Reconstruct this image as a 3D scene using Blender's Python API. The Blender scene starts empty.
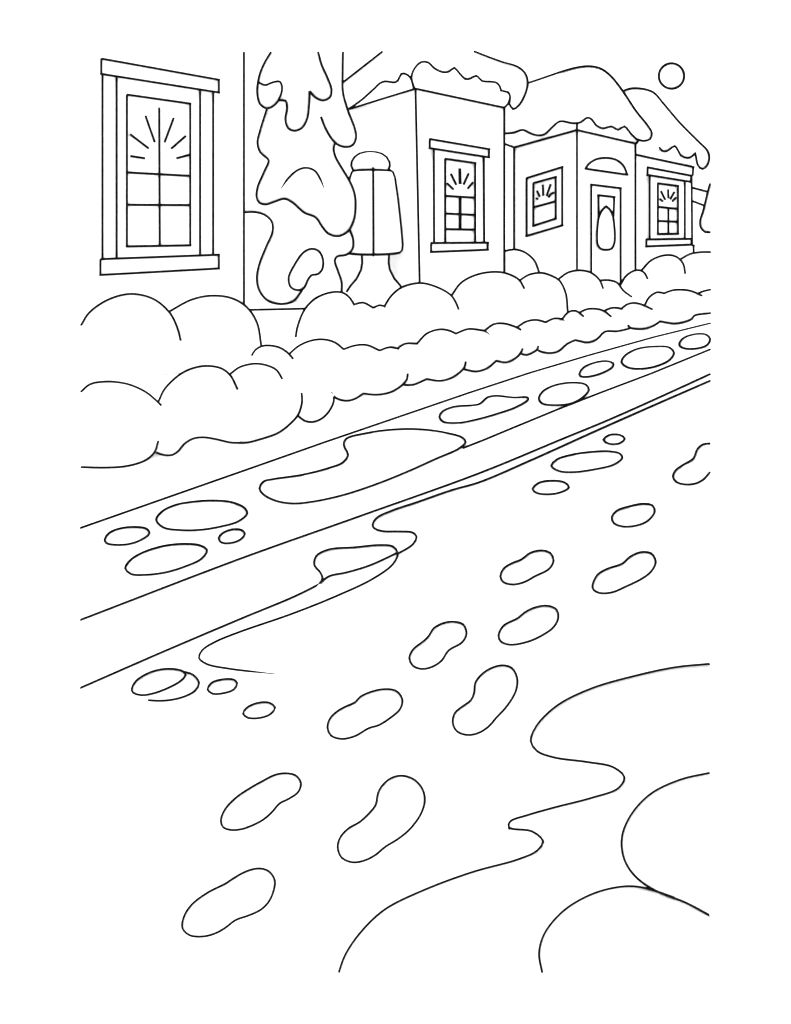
# Snow-bound street drawn as a line picture: every thing is a white solid with its
# black ink contours modelled as round strokes on the solid itself.
import bpy, math, random
import numpy as np
from mathutils import Vector
from mathutils.geometry import delaunay_2d_cdt

W, H = 791, 1024
F = 500.0            # focal length, pixels
CX, HY = 395.5, 208  # principal column, horizon row
EYE = 1.6            # eye height, metres
STROKE = 2.55        # stroke width, pixels at its own distance
SC = bpy.context.scene
COL = SC.collection
CAM = Vector((0, 0, EYE))

# ---------------------------------------------------------------- materials
def snow_material(name, lo, hi, scale, rough, bump):
    m = bpy.data.materials.new(name); m.use_nodes = True
    nt = m.node_tree; b = nt.nodes['Principled BSDF']
    b.inputs['Roughness'].default_value = rough
    b.inputs['Specular IOR Level'].default_value = 0.15
    tc = nt.nodes.new('ShaderNodeTexCoord')
    n = nt.nodes.new('ShaderNodeTexNoise'); n.inputs['Scale'].default_value = scale; n.inputs['Detail'].default_value = 4
    nt.links.new(tc.outputs['Object'], n.inputs['Vector'])
    r = nt.nodes.new('ShaderNodeValToRGB')
    r.color_ramp.elements[0].color = (*lo, 1); r.color_ramp.elements[1].color = (*hi, 1)
    nt.links.new(n.outputs['Fac'], r.inputs['Fac']); nt.links.new(r.outputs['Color'], b.inputs['Base Color'])
    bp = nt.nodes.new('ShaderNodeBump'); bp.inputs['Strength'].default_value = bump; bp.inputs['Distance'].default_value = 0.01
    nt.links.new(n.outputs['Fac'], bp.inputs['Height']); nt.links.new(bp.outputs['Normal'], b.inputs['Normal'])
    return m

SNOW = snow_material('snow', (.92, .925, .93), (.945, .945, .95), 9, .9, .015)
PLASTER = snow_material('white_plaster', (.87, .87, .87), (.89, .89, .89), 14, .85, .012)
TRIM = snow_material('white_paint', (.85, .85, .85), (.88, .88, .88), 20, .6, .02)
FROST = snow_material('frosted_glass', (.85, .86, .87), (.89, .89, .9), 30, .5, .02)
INK = snow_material('black_ink', (.002, .002, .002), (.004, .004, .004), 60, 1.0, 0)
INK.node_tree.nodes['Principled BSDF'].inputs['Specular IOR Level'].default_value = 0

# ---------------------------------------------------------------- drawing helpers
def Z(ox, oy, s, *pts):
    return [(ox + x / s, oy + y / s) for x, y in pts]

def ray(u, v):
    return Vector(((u - CX) / F, 1.0, (HY - v) / F))

def at(u, v, d):
    return CAM + ray(float(u), float(v)) * float(d)

class Plane:
    def __init__(self, p, n): self.p = Vector(p); self.n = Vector(n).normalized()
    def depth(self, u, v, off=0.0):
        return self.n.dot(self.p + self.n * off - CAM) / self.n.dot(ray(u, v))
    def pt(self, u, v, off=0.0):
        return at(u, v, self.depth(u, v, off))

def ground_depth(v, z=0.0):
    return (EYE - z) * F / (v - HY)

def gpt(u, v, z=0.0):
    return at(u, v, ground_depth(v, z))

def smooth(pts, closed=False, step=3.0):
    """Catmull-Rom through the points."""
    if len(pts) < 3: return list(pts)
    P = [np.array(p, float) for p in pts]; n = len(P); out = []
    segs = n if closed else n - 1
    for i in range(segs):
        p1, p2 = P[i], P[(i + 1) % n]
        p0 = P[(i - 1) % n] if (closed or i > 0) else 2 * p1 - p2
        p3 = P[(i + 2) % n] if (closed or i + 2 < n) else 2 * p2 - p1
        # centripetal parametrisation keeps tight corners from looping
        t0 = 0; t1 = t0 + max(np.linalg.norm(p1 - p0), 1e-6) ** .5
        t2 = t1 + max(np.linalg.norm(p2 - p1), 1e-6) ** .5; t3 = t2 + max(np.linalg.norm(p3 - p2), 1e-6) ** .5
        k = max(2, int(np.linalg.norm(p2 - p1) / step))
        for j in range(k):
            t = t1 + (t2 - t1) * j / k
            a1 = (t1 - t) / (t1 - t0) * p0 + (t - t0) / (t1 - t0) * p1
            a2 = (t2 - t) / (t2 - t1) * p1 + (t - t1) / (t2 - t1) * p2
            a3 = (t3 - t) / (t3 - t2) * p2 + (t - t2) / (t3 - t2) * p3
            b1 = (t2 - t) / (t2 - t0) * a1 + (t - t0) / (t2 - t0) * a2
            b2 = (t3 - t) / (t3 - t1) * a2 + (t - t1) / (t3 - t1) * a3
            c = (t2 - t) / (t2 - t1) * b1 + (t - t1) / (t2 - t1) * b2; out.append((float(c[0]), float(c[1])))
    if not closed: out.append((float(P[-1][0]), float(P[-1][1])))
    return out

def dense(pts, step=4.0):
    out = []
    for a, b in zip(pts, pts[1:]):
        k = max(1, int(math.dist(a, b) / step))
        out += [(a[0] + (b[0] - a[0]) * j / k, a[1] + (b[1] - a[1]) * j / k) for j in range(k)]
    return out + [pts[-1]]

def boundary_dist(q, poly):
    q = np.asarray(q, float); a = np.asarray(poly, float); b = np.roll(a, -1, 0)
    d = b - a; L = (d ** 2).sum(1) + 1e-12
    t = np.clip(((q[:, None] - a) * d).sum(2) / L, 0, 1)
    return np.sqrt(((q[:, None] - (a + t[..., None] * d)) ** 2).sum(2).min(1))

def inside(q, poly):
    x, y = q; c = False; n = len(poly)
    for i in range(n):
        x1, y1 = poly[i]; x2, y2 = poly[i - 1]
        if (y1 > y) != (y2 > y) and x < (x2 - x1) * (y - y1) / (y2 - y1) + x1: c = not c
    return c

class Solid:
    """Collects faces and ink strokes; build() links them as ONE mesh object."""
    def __init__(self): self.v = []; self.f = []; self.m = []; self.s = []
    def add(self, vs, fs, mat=0, sm=False):
        b = len(self.v); self.v += [tuple(p) for p in vs]
        for f in fs:
            self.f.append([b + i for i in f]); self.m.append(mat); self.s.append(sm)
    # -- stroke: a round black line through 3-D points, thickness in pixels at its own distance
    def stroke(self, pts, width=STROKE, closed=False, taper=(0, 0)):
        pts = [Vector(p) for p in pts]
        keep = [pts[0]]
        for p in pts[1:]:
            if (p - keep[-1]).length > 1e-5: keep.append(p)
        if closed and (keep[0] - keep[-1]).length < 1e-5: keep.pop()
        pts = keep; n = len(pts)
        if n < 2: return
        # sharp corners become separate strokes that overlap a little
        for i in range(1, n - 1):
            d1 = (pts[i] - pts[i - 1]).normalized(); d2 = (pts[i + 1] - pts[i]).normalized()
            if not closed and d1.dot(d2) < .6:
                e = .4 * width * max(pts[i].y, .5) / F
                self.stroke(pts[:i] + [pts[i] + d1 * e], width, False, (taper[0], 0))
                self.stroke([pts[i] - d2 * e] + pts[i:], width, False, (0, taper[1]))
                return
        K = 8; vs = []; up = None
        for i, p in enumerate(pts):
            t = (pts[(i + 1) % n] - pts[i - 1]) if (closed or 0 < i < n - 1) else (pts[1] - pts[0] if i == 0 else pts[-1] - pts[-2])
            t = t.normalized()
            if up is None or abs(up.dot(t)) > .98:
                up = Vector((0, 0, 1)) if abs(t.z) < .9 else Vector((1, 0, 0))
            s = t.cross(up).normalized(); up = s.cross(t).normalized()
            w = 1.0
            if taper[0] and i < taper[0]: w = .35 + .65 * i / taper[0]
            if taper[1] and n - 1 - i < taper[1]: w = min(w, .35 + .65 * (n - 1 - i) / taper[1])
            r = .5 * width * w * max(p.y, .5) / F
            x, zz = p.x / p.y, (p.z - EYE) / p.y               # even thickness towards the wide-angle corners
            q = p + t * .01; dx, dz = q.x / q.y - x, (q.z - EYE) / q.y - zz
            l1_, l2_ = math.hypot(dx, dz), math.hypot(x, zz)
            if l1_ > 1e-9 and l2_ > 1e-9:
                c = (-dz * x + dx * zz) / (l1_ * l2_)
                r /= math.sqrt(1 - c * c + c * c * (1 + l2_ * l2_))
            p = p + (CAM - p).normalized() * (.8 * r)      # rests on the surface, not sunk in it
            for k in range(K):
                a = 2 * math.pi * k / K
                vs.append(p + r * (math.cos(a) * s + math.sin(a) * up))
        fs = []
        for i in range(n if closed else n - 1):
            j = (i + 1) % n
            for k in range(K):
                fs.append((i * K + k, i * K + (k + 1) % K, j * K + (k + 1) % K, j * K + k))
        if not closed:
            fs.append(tuple(range(K - 1, -1, -1))); fs.append(tuple((n - 1) * K + k for k in range(K)))
        self.add(vs, fs, 1, True)
    # -- relief: an outline at its own distance, swollen towards and away from the front
    def relief(self, poly, dfn, hf, hb, R, grid=7.0, back=None, foot=None):
        poly = [tuple(p) for p in poly]
        xs = [p[0] for p in poly]; ys = [p[1] for p in poly]
        q = [(float(x + (grid / 2 if k % 2 else 0)), float(y)) for k, y in enumerate(np.arange(min(ys), max(ys), grid)) for x in np.arange(min(xs), max(xs), grid)]
        q = [p for p in q if inside(p, poly)]
        if q:
            d = boundary_dist(q, poly); q = [p for p, e in zip(q, d) if e > grid * .45]
        pts = poly + q; n = len(poly)
        r = delaunay_2d_cdt([Vector(p) for p in pts], [(i, (i + 1) % n) for i in range(n)], [], 1, 1e-4)
        pv, faces = r[0], r[2]
        d = boundary_dist([tuple(p) for p in pv], poly)
        front, rear = [], []
        for p, e in zip(pv, d):
            g = 1 - (1 - min(e / R, 1)) ** 2
            D = dfn(p[0], p[1])
            front.append(at(p[0], p[1], D - hf * g * (foot(p[0], p[1]) if foot else 1)))
            rear.append(back(p[0], p[1], D) if back else at(p[0], p[1], D + hb * (.12 + .88 * g)))
        N = len(front); fs = []; edge = {}
        for f in faces:
            f = list(f)
            a = sum(pv[f[i]][0] * pv[f[(i + 1) % len(f)]][1] - pv[f[(i + 1) % len(f)]][0] * pv[f[i]][1] for i in range(len(f)))
            if a > 0: f.reverse()
            fs.append(tuple(f)); fs.append(tuple(N + i for i in reversed(f)))
            for a, b in zip(f, f[1:] + f[:1]): edge[(a, b)] = 1
        for (a, b) in edge:
            if (b, a) not in edge: fs.append((b, a, N + a, N + b))
        self.add(front + rear, fs, 0, True)
        self._rel = (poly, dfn, hf, R, foot)
    def on_relief(self, pts, width=STROKE, taper=(0, 0), closed=False):
        poly, dfn, hf, R, foot = self._rel
        pts = dense(pts, 3.0) if len(pts) == 2 else pts
        d = boundary_dist(pts, poly); out = []
        for p, e in zip(pts, d):
            if not inside(p, poly): e = 0
            D = dfn(*p); g = 1 - (1 - min((e + 1.5) / R, 1)) ** 2
            out.append(at(p[0], p[1], D - (hf * g * (foot(*p) if foot else 1) if e > .3 else 0) - (.003 * D + (.01 if e > .3 else 0))))
        self.stroke(out, width, closed, taper)
    # -- slab on a wall: polygon drawn on the wall, standing `off` proud of it
    def slab(self, poly, pl, off, base=-.02, hole=None, ink=True, mat=0):
        n = len(poly)
        front = [pl.pt(u, v, off) for u, v in poly]
        rear = [p - pl.n * (off - base) for p in front]
        if hole is None:
            fs = [tuple(range(n)), tuple(range(2 * n - 1, n - 1, -1))] + [(i, i + n, (i + 1) % n + n, (i + 1) % n) for i in range(n)]
            self.add(front + rear, fs, mat)
        else:
            fi = [pl.pt(u, v, off) for u, v in hole]; ri = [p - pl.n * (off - base) for p in fi]
            vs = front + rear + fi + ri; fs = []
            for i in range(n):
                j = (i + 1) % n
                fs += [(i, j, 2 * n + j, 2 * n + i), (n + j, n + i, 3 * n + i, 3 * n + j),
                       (i, n + i, n + j, j), (2 * n + i, 2 * n + j, 3 * n + j, 3 * n + i)]
            self.add(vs, fs, mat)
        if ink: self.wall_ink(list(poly) + [poly[0]], pl, off)
    def wall_ink(self, pts, pl, off=0.0, width=STROKE, taper=(0, 0)):
        self.stroke([pl.pt(u, v, off + .010) for u, v in dense(pts, 12)], width, False, taper)
    def build(self, name, mat, parent=None):
        me = bpy.data.meshes.new(name)
        me.from_pydata(self.v, [], self.f)
        me.materials.append(mat); me.materials.append(INK)
        me.polygons.foreach_set('material_index', self.m)
        me.polygons.foreach_set('use_smooth', self.s)
        me.update()
        o = bpy.data.objects.new(name, me); COL.objects.link(o)
        if parent is not None:
            o.parent = parent
            o.matrix_parent_inverse = parent.matrix_world.inverted()
        return o

def recentre(o, p):
    p = Vector(p)
    o.data.transform(__import__('mathutils').Matrix.Translation(-p)); o.location = p
    return o

def tag(o, label, cat, group=None):
    o['label'] = label; o['category'] = cat
    if group: o['group'] = group
    return o

def thing(name, label, cat, loc, group=None):
    o = bpy.data.objects.new(name, None); COL.objects.link(o)
    o.location = loc; o.empty_display_size = .2
    bpy.context.view_layer.update()
    return tag(o, label, cat, group)

def structure(o): o['kind'] = 'structure'; return o

# ---------------------------------------------------------------- street frame
ST = Vector((1015 - CX, F, 0)).normalized()         # along the street, away from the eye
NO = Vector((ST.y, -ST.x, 0))                       # house fronts look this way (to the road)
BK = -NO                                            # from a front into its house
SIDE = -ST                                          # side walls look back along the street

# ---------------------------------------------------------------- setting: ground, road, pavement, kerb
s = Solid(); s.add([(-900, -60, 0), (900, -60, 0), (900, 1500, 0), (-900, 1500, 0)], [(0, 1, 2, 3)])
structure(s.build('snowy_ground', SNOW))
PZ = .03
L1 = [(80, 528), (214, 481), (256, 466.3), (325, 442), (390, 419.8), (468.4, 393), (530, 372.8), (590, 355), (653.8, 337.2), (710, 323.4)]
LA = [(80, 620), (240, 558.7), (360, 516), (480, 472.8), (560.7, 439.5), (609, 419.6), (674.3, 390.4), (710, 374)]
LB0 = [(80, 688), (160, 653), (240, 619), (294.6, 596.3), (319.5, 584)]
LB1 = [(319.5, 584), (329.5, 577), (346, 573.5), (370.5, 566), (398, 553.4), (413, 544), (416.6, 536.6), (412.5, 532.4), (398, 531.4),
       (382, 531), (374, 528), (372.6, 524.5), (376.5, 518), (391.7, 510.7), (416, 502.5), (452, 490), (479.7, 482), (530, 460.5), (600, 429), (660, 402.5), (710, 380.7)]
a0 = gpt(*L1[0], PZ); a1 = gpt(*L1[-1], PZ)
def along(p, k): return p + ST * k
# road sheet: from the kerb to the far side of the street
k0 = gpt(80, 688); k1 = gpt(710, 381)
k0 = k1 + ST * (k0 - k1).dot(ST) - NO * .25
rd = [along(k0, -9), along(k0, 70), along(k0, 70) + NO * 9, along(k0, -9) + NO * 9]
s = Solid(); s.add([(p.x, p.y, .004) for p in rd], [(0, 3, 2, 1)])
structure(s.build('snowy_road', SNOW))
# pavement: a raised slab between the bushes and the kerb
la = [gpt(*p, PZ) for p in smooth(LA, False, 10)]; l1 = [gpt(*p, PZ) for p in dense(L1, 20)]
lo = [along(la[0], -5)] + la + [along(la[-1], 30)]
up_ = [along(l1[0], -5)] + l1 + [along(l1[-1], 30)]
n = min(len(lo), len(up_)); 
def resample(p, k):
    L = [0]
    for a, b in zip(p, p[1:]): L.append(L[-1] + (b - a).length)
    out = []
    for i in range(k):
        t = L[-1] * i / (k - 1); j = max(0, min(len(p) - 2, next((q for q in range(len(L) - 1) if L[q + 1] >= t), len(p) - 2)))
        f = (t - L[j]) / max(L[j + 1] - L[j], 1e-9); out.append(p[j].lerp(p[j + 1], f))
    return out
def strip_slab(s, a, b, z0):
    n = len(a); vs = [*a, *b, *[Vector((p.x, p.y, z0)) for p in a], *[Vector((p.x, p.y, z0)) for p in b]]
    fs = []
    for i in range(n - 1):
        fs += [(i, i + 1, n + i + 1, n + i), (2 * n + i, 2 * n + i + 1, i + 1, i), (n + i, n + i + 1, 3 * n + i + 1, 3 * n + i)]
    fs += [(0, n, 3 * n, 2 * n), (n - 1, 3 * n - 1, 4 * n - 1, 2 * n - 1)]
    s.add(vs, fs)
lo = [lo[0]] + resample(la, 90) + [lo[-1]]; up_ = [up_[0]] + resample(l1, 90) + [up_[-1]]
s = Solid(); strip_slab(s, lo, up_, -.01)
s.stroke([gpt(u, v, PZ + .003) for u, v in dense(L1, 10)])
s.stroke([gpt(u, v, PZ + .003) for u, v in smooth(LA, False, 10)])
s.stroke([gpt(u, v, PZ + .003) for u, v in [(463, 448), (483.5, 440), (511.4, 428.4), (557, 409.6), (601.4, 392.3), (651.5, 373.4), (710, 349.5)]])
structure(s.build('pavement', SNOW))
# kerb: a snow-filled slope from the pavement edge down to the road
lb = smooth(LB0, False, 4)[:-1] + smooth(LB1, False, 4)
LAs = smooth(LA, False, 10); poly = LAs + lb[::-1]
r = delaunay_2d_cdt([Vector(p) for p in poly], [(i, (i + 1) % len(poly)) for i in range(len(poly))], [], 1, 1e-4)
nA = len(LAs); s = Solid()
hts = [PZ - .003 if min(r[3][i]) < nA else .008 for i in range(len(r[0]))] if r[3] else []
vs = [gpt(p[0], p[1], h) for p, h in zip(r[0], hts)]
s.add(vs, [tuple(f) for f in r[2]], 0, False)
s.stroke([gpt(u, v, .012) for u, v in smooth(LB0, False, 5)])
s.stroke([gpt(u, v, .012) for u, v in smooth(LB1, False, 3)])
structure(s.build('kerb', SNOW))

# ---------------------------------------------------------------- flat-lying snow shapes
def lying(name, label, cat, group, outline, z0, hf, R, inks='closed', extra=(), hole=None, grid=7.0, step=3.0, taper=(0, 0)):
    """outline: pixels of its rim; inks: 'closed' or a list of open pixel strokes."""
    s = Solid()
    poly = smooth(outline, True, step) if inks == 'closed' else outline
    us = [p[0] for p in poly]; vs_ = [p[1] for p in poly]
    dfn = lambda u, v: ground_depth(max(v, HY + 8), z0)
    s.relief(poly, dfn, 0, 0, R, grid, back=lambda u, v, D: at(u, v, D) + Vector((0, 0, -.012)))
    # lift the inside along the line of sight so the rim keeps its place
    m = len(s.v) // 2
    if hf:
        d = boundary_dist([(CX + p[0] / p[1] * F, HY - (p[2] - EYE) / p[1] * F) for p in s.v[:m]], poly)
        for i in range(m):
            g = 1 - (1 - min(d[i] / R, 1)) ** 2
            h = hf(d[i], g) if callable(hf) else hf * g
            u = CX + s.v[i][0] / s.v[i][1] * F; v = HY - (s.v[i][2] - EYE) / s.v[i][1] * F
            s.v[i] = tuple(gpt(u, v, z0 + h))
    if inks == 'closed':
        s.stroke([gpt(u, v, z0 + .005) for u, v in poly], STROKE, True)
    else:
        for st in inks: s.stroke([gpt(u, v, z0 + .005) for u, v in st], STROKE, False, taper)
    for st in extra: s.stroke([gpt(u, v, z0 + .009) for u, v in st])
    o = s.build(name, SNOW)
    c = gpt(sum(us) / len(us), sum(vs_) / len(vs_), z0)
    recentre(o, c)
    return tag(o, label, cat, group)

def print_height(d, g):                             # a pressed print: raised lip, sunken sole
    return .006 * math.exp(-((d - 4) / 2.2) ** 2) + .002 * g

FP = 'footprints trodden across the snowy road'
F1 = (530, 420, 4.163); F2 = (400, 540, 4.653); F3 = (320, 670, 5.12); F4 = (170, 760, 5.65)
fa = Z(*F1, (749, 97), (720, 101), (697, 120), (680, 160), (640, 185), (605, 210), (595, 235), (610, 258), (645, 268), (690, 264), (725, 245), (749, 217))
fa_ink = smooth(fa, False, 3)
prints = [
 (Z(*F1, (340, 405), (360, 378), (410, 360), (475, 348), (510, 355), (520, 380), (490, 420), (440, 440), (385, 443), (350, 430)),
  'small plain oval footprint, straight without a waist, farthest along the trail'),
 (Z(*F1, (260, 690), (280, 645), (320, 620), (385, 597), (415, 570), (460, 550), (505, 555), (524, 590), (505, 630), (470, 658), (400, 693), (340, 718), (290, 720), (265, 707)),
  'long slim footprint with one notched side just below the plain oval one'),
 (Z(*F2, (467, 170), (480, 135), (520, 108), (565, 90), (605, 60), (660, 48), (700, 60), (715, 95), (695, 133), (625, 170), (580, 195), (525, 207), (480, 195)),
  'small footprint between the long oval snow patch and the broad oval print'),
 (Z(*F2, (458, 445), (480, 400), (550, 362), (580, 337), (630, 313), (690, 306), (730, 325), (737, 360), (715, 405), (640, 455), (570, 480), (510, 487), (470, 473)),
  'broad oval footprint above the wavy edge of the big drift'),
 (Z(*F2, (43, 550), (60, 510), (110, 470), (135, 445), (155, 412), (200, 387), (250, 380), (295, 393), (310, 435), (290, 475), (225, 515), (195, 560), (150, 590), (100, 600), (60, 585)),
  'small peanut-shaped footprint pinched on both sides, mid trail'),
 (Z(*F2, (245, 850), (255, 805), (290, 775), (330, 745), (345, 710), (350, 665), (375, 630), (420, 598), (475, 583), (520, 595), (545, 640), (540, 700), (500, 770), (450, 825), (410, 870), (360, 900), (310, 907), (265, 890)),
  'steeply turned kidney footprint next to the big drift tip'),
 (Z(*F3, (38, 295), (50, 250), (90, 210), (140, 183), (180, 165), (205, 138), (260, 112), (330, 98), (390, 107), (422, 150), (410, 200), (360, 245), (300, 283), (250, 298), (180, 338), (110, 353), (55, 335)),
  'footprint with slight notches nearest the trailing tail of the kerb drift'),
 (Z(*F3, (90, 905), (105, 855), (150, 808), (200, 780), (250, 735), (285, 690), (297, 630), (320, 590), (365, 553), (420, 541), (480, 560), (525, 610), (537, 670), (515, 740), (460, 815), (400, 865), (335, 905), (280, 950), (220, 978), (165, 985), (110, 960)),
  'largest kidney-shaped footprint, bent strongly along its upper side'),
 (Z(*F4, (287, 340), (310, 280), (370, 215), (450, 160), (530, 115), (590, 85), (650, 75), (710, 87), (740, 130), (725, 180), (670, 220), (620, 245), (580, 290), (530, 335), (460, 372), (400, 392), (340, 395), (300, 380)),
  'slim footprint tapering to a pointed heel, second from the near end'),
 (Z(*F4, (68, 930), (85, 870), (130, 810), (220, 745), (310, 700), (380, 655), (450, 622), (510, 613), (560, 630), (592, 680), (585, 740), (555, 805), (510, 848), (440, 880), (370, 905), (310, 950), (250, 982), (180, 998), (110, 990), (75, 960)),
  'footprint at the near end of the trail, closest to the viewer'),
]
for o, lab in prints:
    lying('footprint', lab, 'footprint', FP, o, .010, print_height, 12, grid=6)
lying('footprint', 'footprint cut off by the edge of view beside the road', 'footprint', FP,
      fa_ink + Z(*F1, (775, 190), (785, 140), (770, 105)), .010, print_height, 12, inks=[fa_ink], grid=6)

P1 = (90, 480, 4.653); C_ = (390, 240, 3.955); D_ = (540, 230, 4.394); G7 = (120, 655, 4.653); G8 = (250, 420, 3.439)
PP = 'snow patches on the pavement'; RP = 'snow patches on the road'
pave = [
 (Z(*P1, (68, 275), (90, 245), (140, 225), (210, 218), (265, 227), (277, 247), (240, 277), (180, 298), (110, 301), (75, 293)), 'small oval snow patch at the near end of the pavement, by its back edge'),
 (Z(*P1, (307, 185), (330, 150), (390, 118), (470, 102), (570, 95), (660, 103), (720, 130), (732, 155), (690, 192), (600, 218), (510, 232), (420, 233), (340, 220)), 'wide oval snow patch under the large front bush, biggest of four near ones'),
 (Z(*P1, (598, 270), (615, 248), (660, 230), (705, 232), (721, 250), (700, 277), (650, 294), (610, 290)), 'tiny oval snow patch just below the wide oval one'),
 (Z(*P1, (163, 410), (190, 370), (250, 335), (340, 307), (430, 297), (510, 303), (545, 325), (520, 365), (440, 403), (350, 430), (260, 441), (190, 437)), 'slanted cigar-shaped snow patch near the kerb line'),
 (Z(*G8, (32, 235), (45, 212), (80, 203), (180, 188), (270, 165), (320, 145), (337, 120), (322, 85), (330, 65), (400, 45), (500, 32), (590, 32), (670, 43), (730, 60), (742, 75), (720, 97), (640, 133), (540, 178), (430, 222), (320, 258), (220, 280), (150, 287), (90, 278), (45, 255)), 'largest snow patch, long and stepped, filling the middle of the pavement'),
 (Z(*C_, (195, 700), (205, 680), (250, 660), (350, 650), (365, 640), (385, 622), (420, 616), (490, 623), (543, 622), (547, 630), (500, 660), (430, 685), (350, 708), (270, 723), (210, 718)), 'flame-shaped snow patch with a sharp tip on the pavement'),
 (Z(*C_, (588, 625), (605, 598), (650, 575), (720, 564), (775, 572), (787, 592), (765, 620), (720, 645), (650, 653), (600, 645)), 'plump oval snow patch touching the outer pavement line'),
 (Z(*D_, (173, 632), (190, 605), (240, 583), (290, 576), (322, 585), (320, 600), (280, 625), (220, 643), (180, 643)), 'small slanted oval snow patch between two plump ones on the pavement'),
 (Z(*D_, (357, 580), (375, 550), (430, 522), (510, 512), (570, 517), (590, 540), (570, 570), (520, 595), (450, 609), (385, 603)), 'big oval snow patch on the far pavement, second from its far end'),
 (Z(*D_, (612, 497), (630, 475), (680, 458), (730, 460), (748, 478), (735, 505), (690, 520), (640, 521), (615, 510)), 'last oval snow patch at the far end of the pavement'),
]
for o, lab in pave:
    lying('snow_patch', lab, 'snow patch', PP, o, PZ + .006, .012, 8, grid=6)
road = [
 (Z(*F1, (305, 82), (330, 62), (375, 62), (395, 77), (375, 96), (330, 99)), 'tiny oval snow patch, farthest on the road near the kerb'),
 (Z(*F1, (88, 190), (110, 165), (170, 145), (250, 133), (330, 130), (375, 140), (385, 157), (350, 185), (270, 205), (180, 217), (120, 212)), 'long flat oval snow patch on the road between two small ones'),
 (Z(*F1, (10, 287), (35, 262), (90, 252), (145, 260), (163, 280), (130, 300), (80, 309), (30, 304)), 'small lens-shaped snow patch below the long flat one'),
 (Z(*G7, (55, 155), (75, 120), (130, 85), (190, 67), (250, 65), (295, 77), (305, 95), (280, 122), (220, 155), (150, 180), (100, 187), (60, 175)), 'slanted oval snow patch lying on a second one near the kerb'),
 (Z(*G7, (407, 160), (425, 130), (480, 113), (530, 115), (545, 132), (530, 160), (480, 178), (430, 180)), 'small oval snow patch under the tail of the kerb drift'),
 (Z(*G7, (572, 272), (590, 245), (640, 223), (695, 222), (722, 245), (700, 275), (650, 293), (595, 292)), 'small oval snow patch lying alone, closest to the footprints'),
]
for o, lab in road:
    z = .018 if 'second one' in lab else .010
    lying('snow_patch', lab, 'snow patch', RP, o, z, .008, 7, grid=5)
arc = smooth(Z(*G7, (295, 77), (340, 92), (368, 130), (350, 165), (300, 193), (230, 210), (170, 213), (130, 210)), False, 3)
lying('snow_patch', 'half-hidden round snow patch underneath the slanted oval one', 'snow patch', RP,
      arc + Z(*G7, (110, 200), (120, 160), (180, 110), (250, 80)), .009, .006, 8, inks=[arc], grid=5)

# drift along the kerb with a looped lobe and a long tail
loop = smooth([(320.6, 582.6), (322.4, 577.5), (319.5, 571.4), (314.3, 565.4), (315.9, 556.3), (328, 549.6), (355.3, 547.2), (379.6, 545), (393.2, 546.5), (397.8, 553.2),
               (393.2, 563.8), (373.5, 578.4), (337.1, 595.7), (291.6, 613.9), (238.5, 632.3), (214.3, 642.3), (202, 650.5), (199, 658), (206.7, 664), (229.4, 668.7), (253.7, 671.7), (277.4, 674.1)], False, 3)
edge = [p for p in loop]
cut = max(i for i, p in enumerate(loop) if p[1] < 645)
lying('snow_drift', 'low snow drift with a rounded head and long curling tail along kerb', 'snow drift', None,
      loop[:cut] + [(208, 641), (238, 625), (294.6, 601), (312, 592)], .030, .004, 10, inks=[loop], grid=6, taper=(0, 9), extra=[[(u, v - 1) for u, v in smooth(LB1[:5], False, 3)]])

# big drift and two mounds in the near corner
G6 = (330, 650, 2.028)
c1 = smooth(Z(*G6, (770, 28), (700, 35), (620, 52), (530, 78), (460, 113), (418, 155), (407, 185), (420, 205), (455, 218), (520, 227), (575, 238), (597, 258), (585, 280), (530, 300), (460, 318), (400, 335), (365, 348), (363, 360), (410, 368), (432, 388), (420, 407), (380, 425), (290, 450), (190, 487), (110, 527), (60, 575), (30, 620), (18, 653)), False, 4)
c2 = smooth(Z(*G6, (770, 249), (710, 263), (650, 292), (610, 335), (592, 380), (597, 425), (620, 460), (660, 488), (720, 512), (770, 538)), False, 4)
c3 = smooth(Z(*G6, (430, 653), (424, 615), (435, 575), (470, 532), (510, 505), (555, 487), (605, 479), (640, 483), (672, 493), (700, 503)), False, 4)
lying('snow_drift', 'big low snow drift with a wavy edge in the near corner of road', 'snow drift', None,
      c1 + [(330, 1010), (340, 1075), (860, 1075), (860, 655)], .005, .02, 30, inks=[c1], grid=16)
lying('snow_mound', 'rounded snow mound higher on the big drift, behind the nearer mound', 'snow mound', 'snow mounds on the big drift',
      c2 + [(770, 935), (850, 900), (850, 800), (770, 770)], .028, .05, 60, inks=[c2], grid=12)
lying('snow_mound', 'rounded snow mound at the very front of the big drift', 'snow mound', 'snow mounds on the big drift',
      c3 + [(690, 905), (720, 918), (780, 960), (800, 1060), (560, 1060), (545, 1005)], .028, .05, 60, inks=[c3], grid=12)

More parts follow.
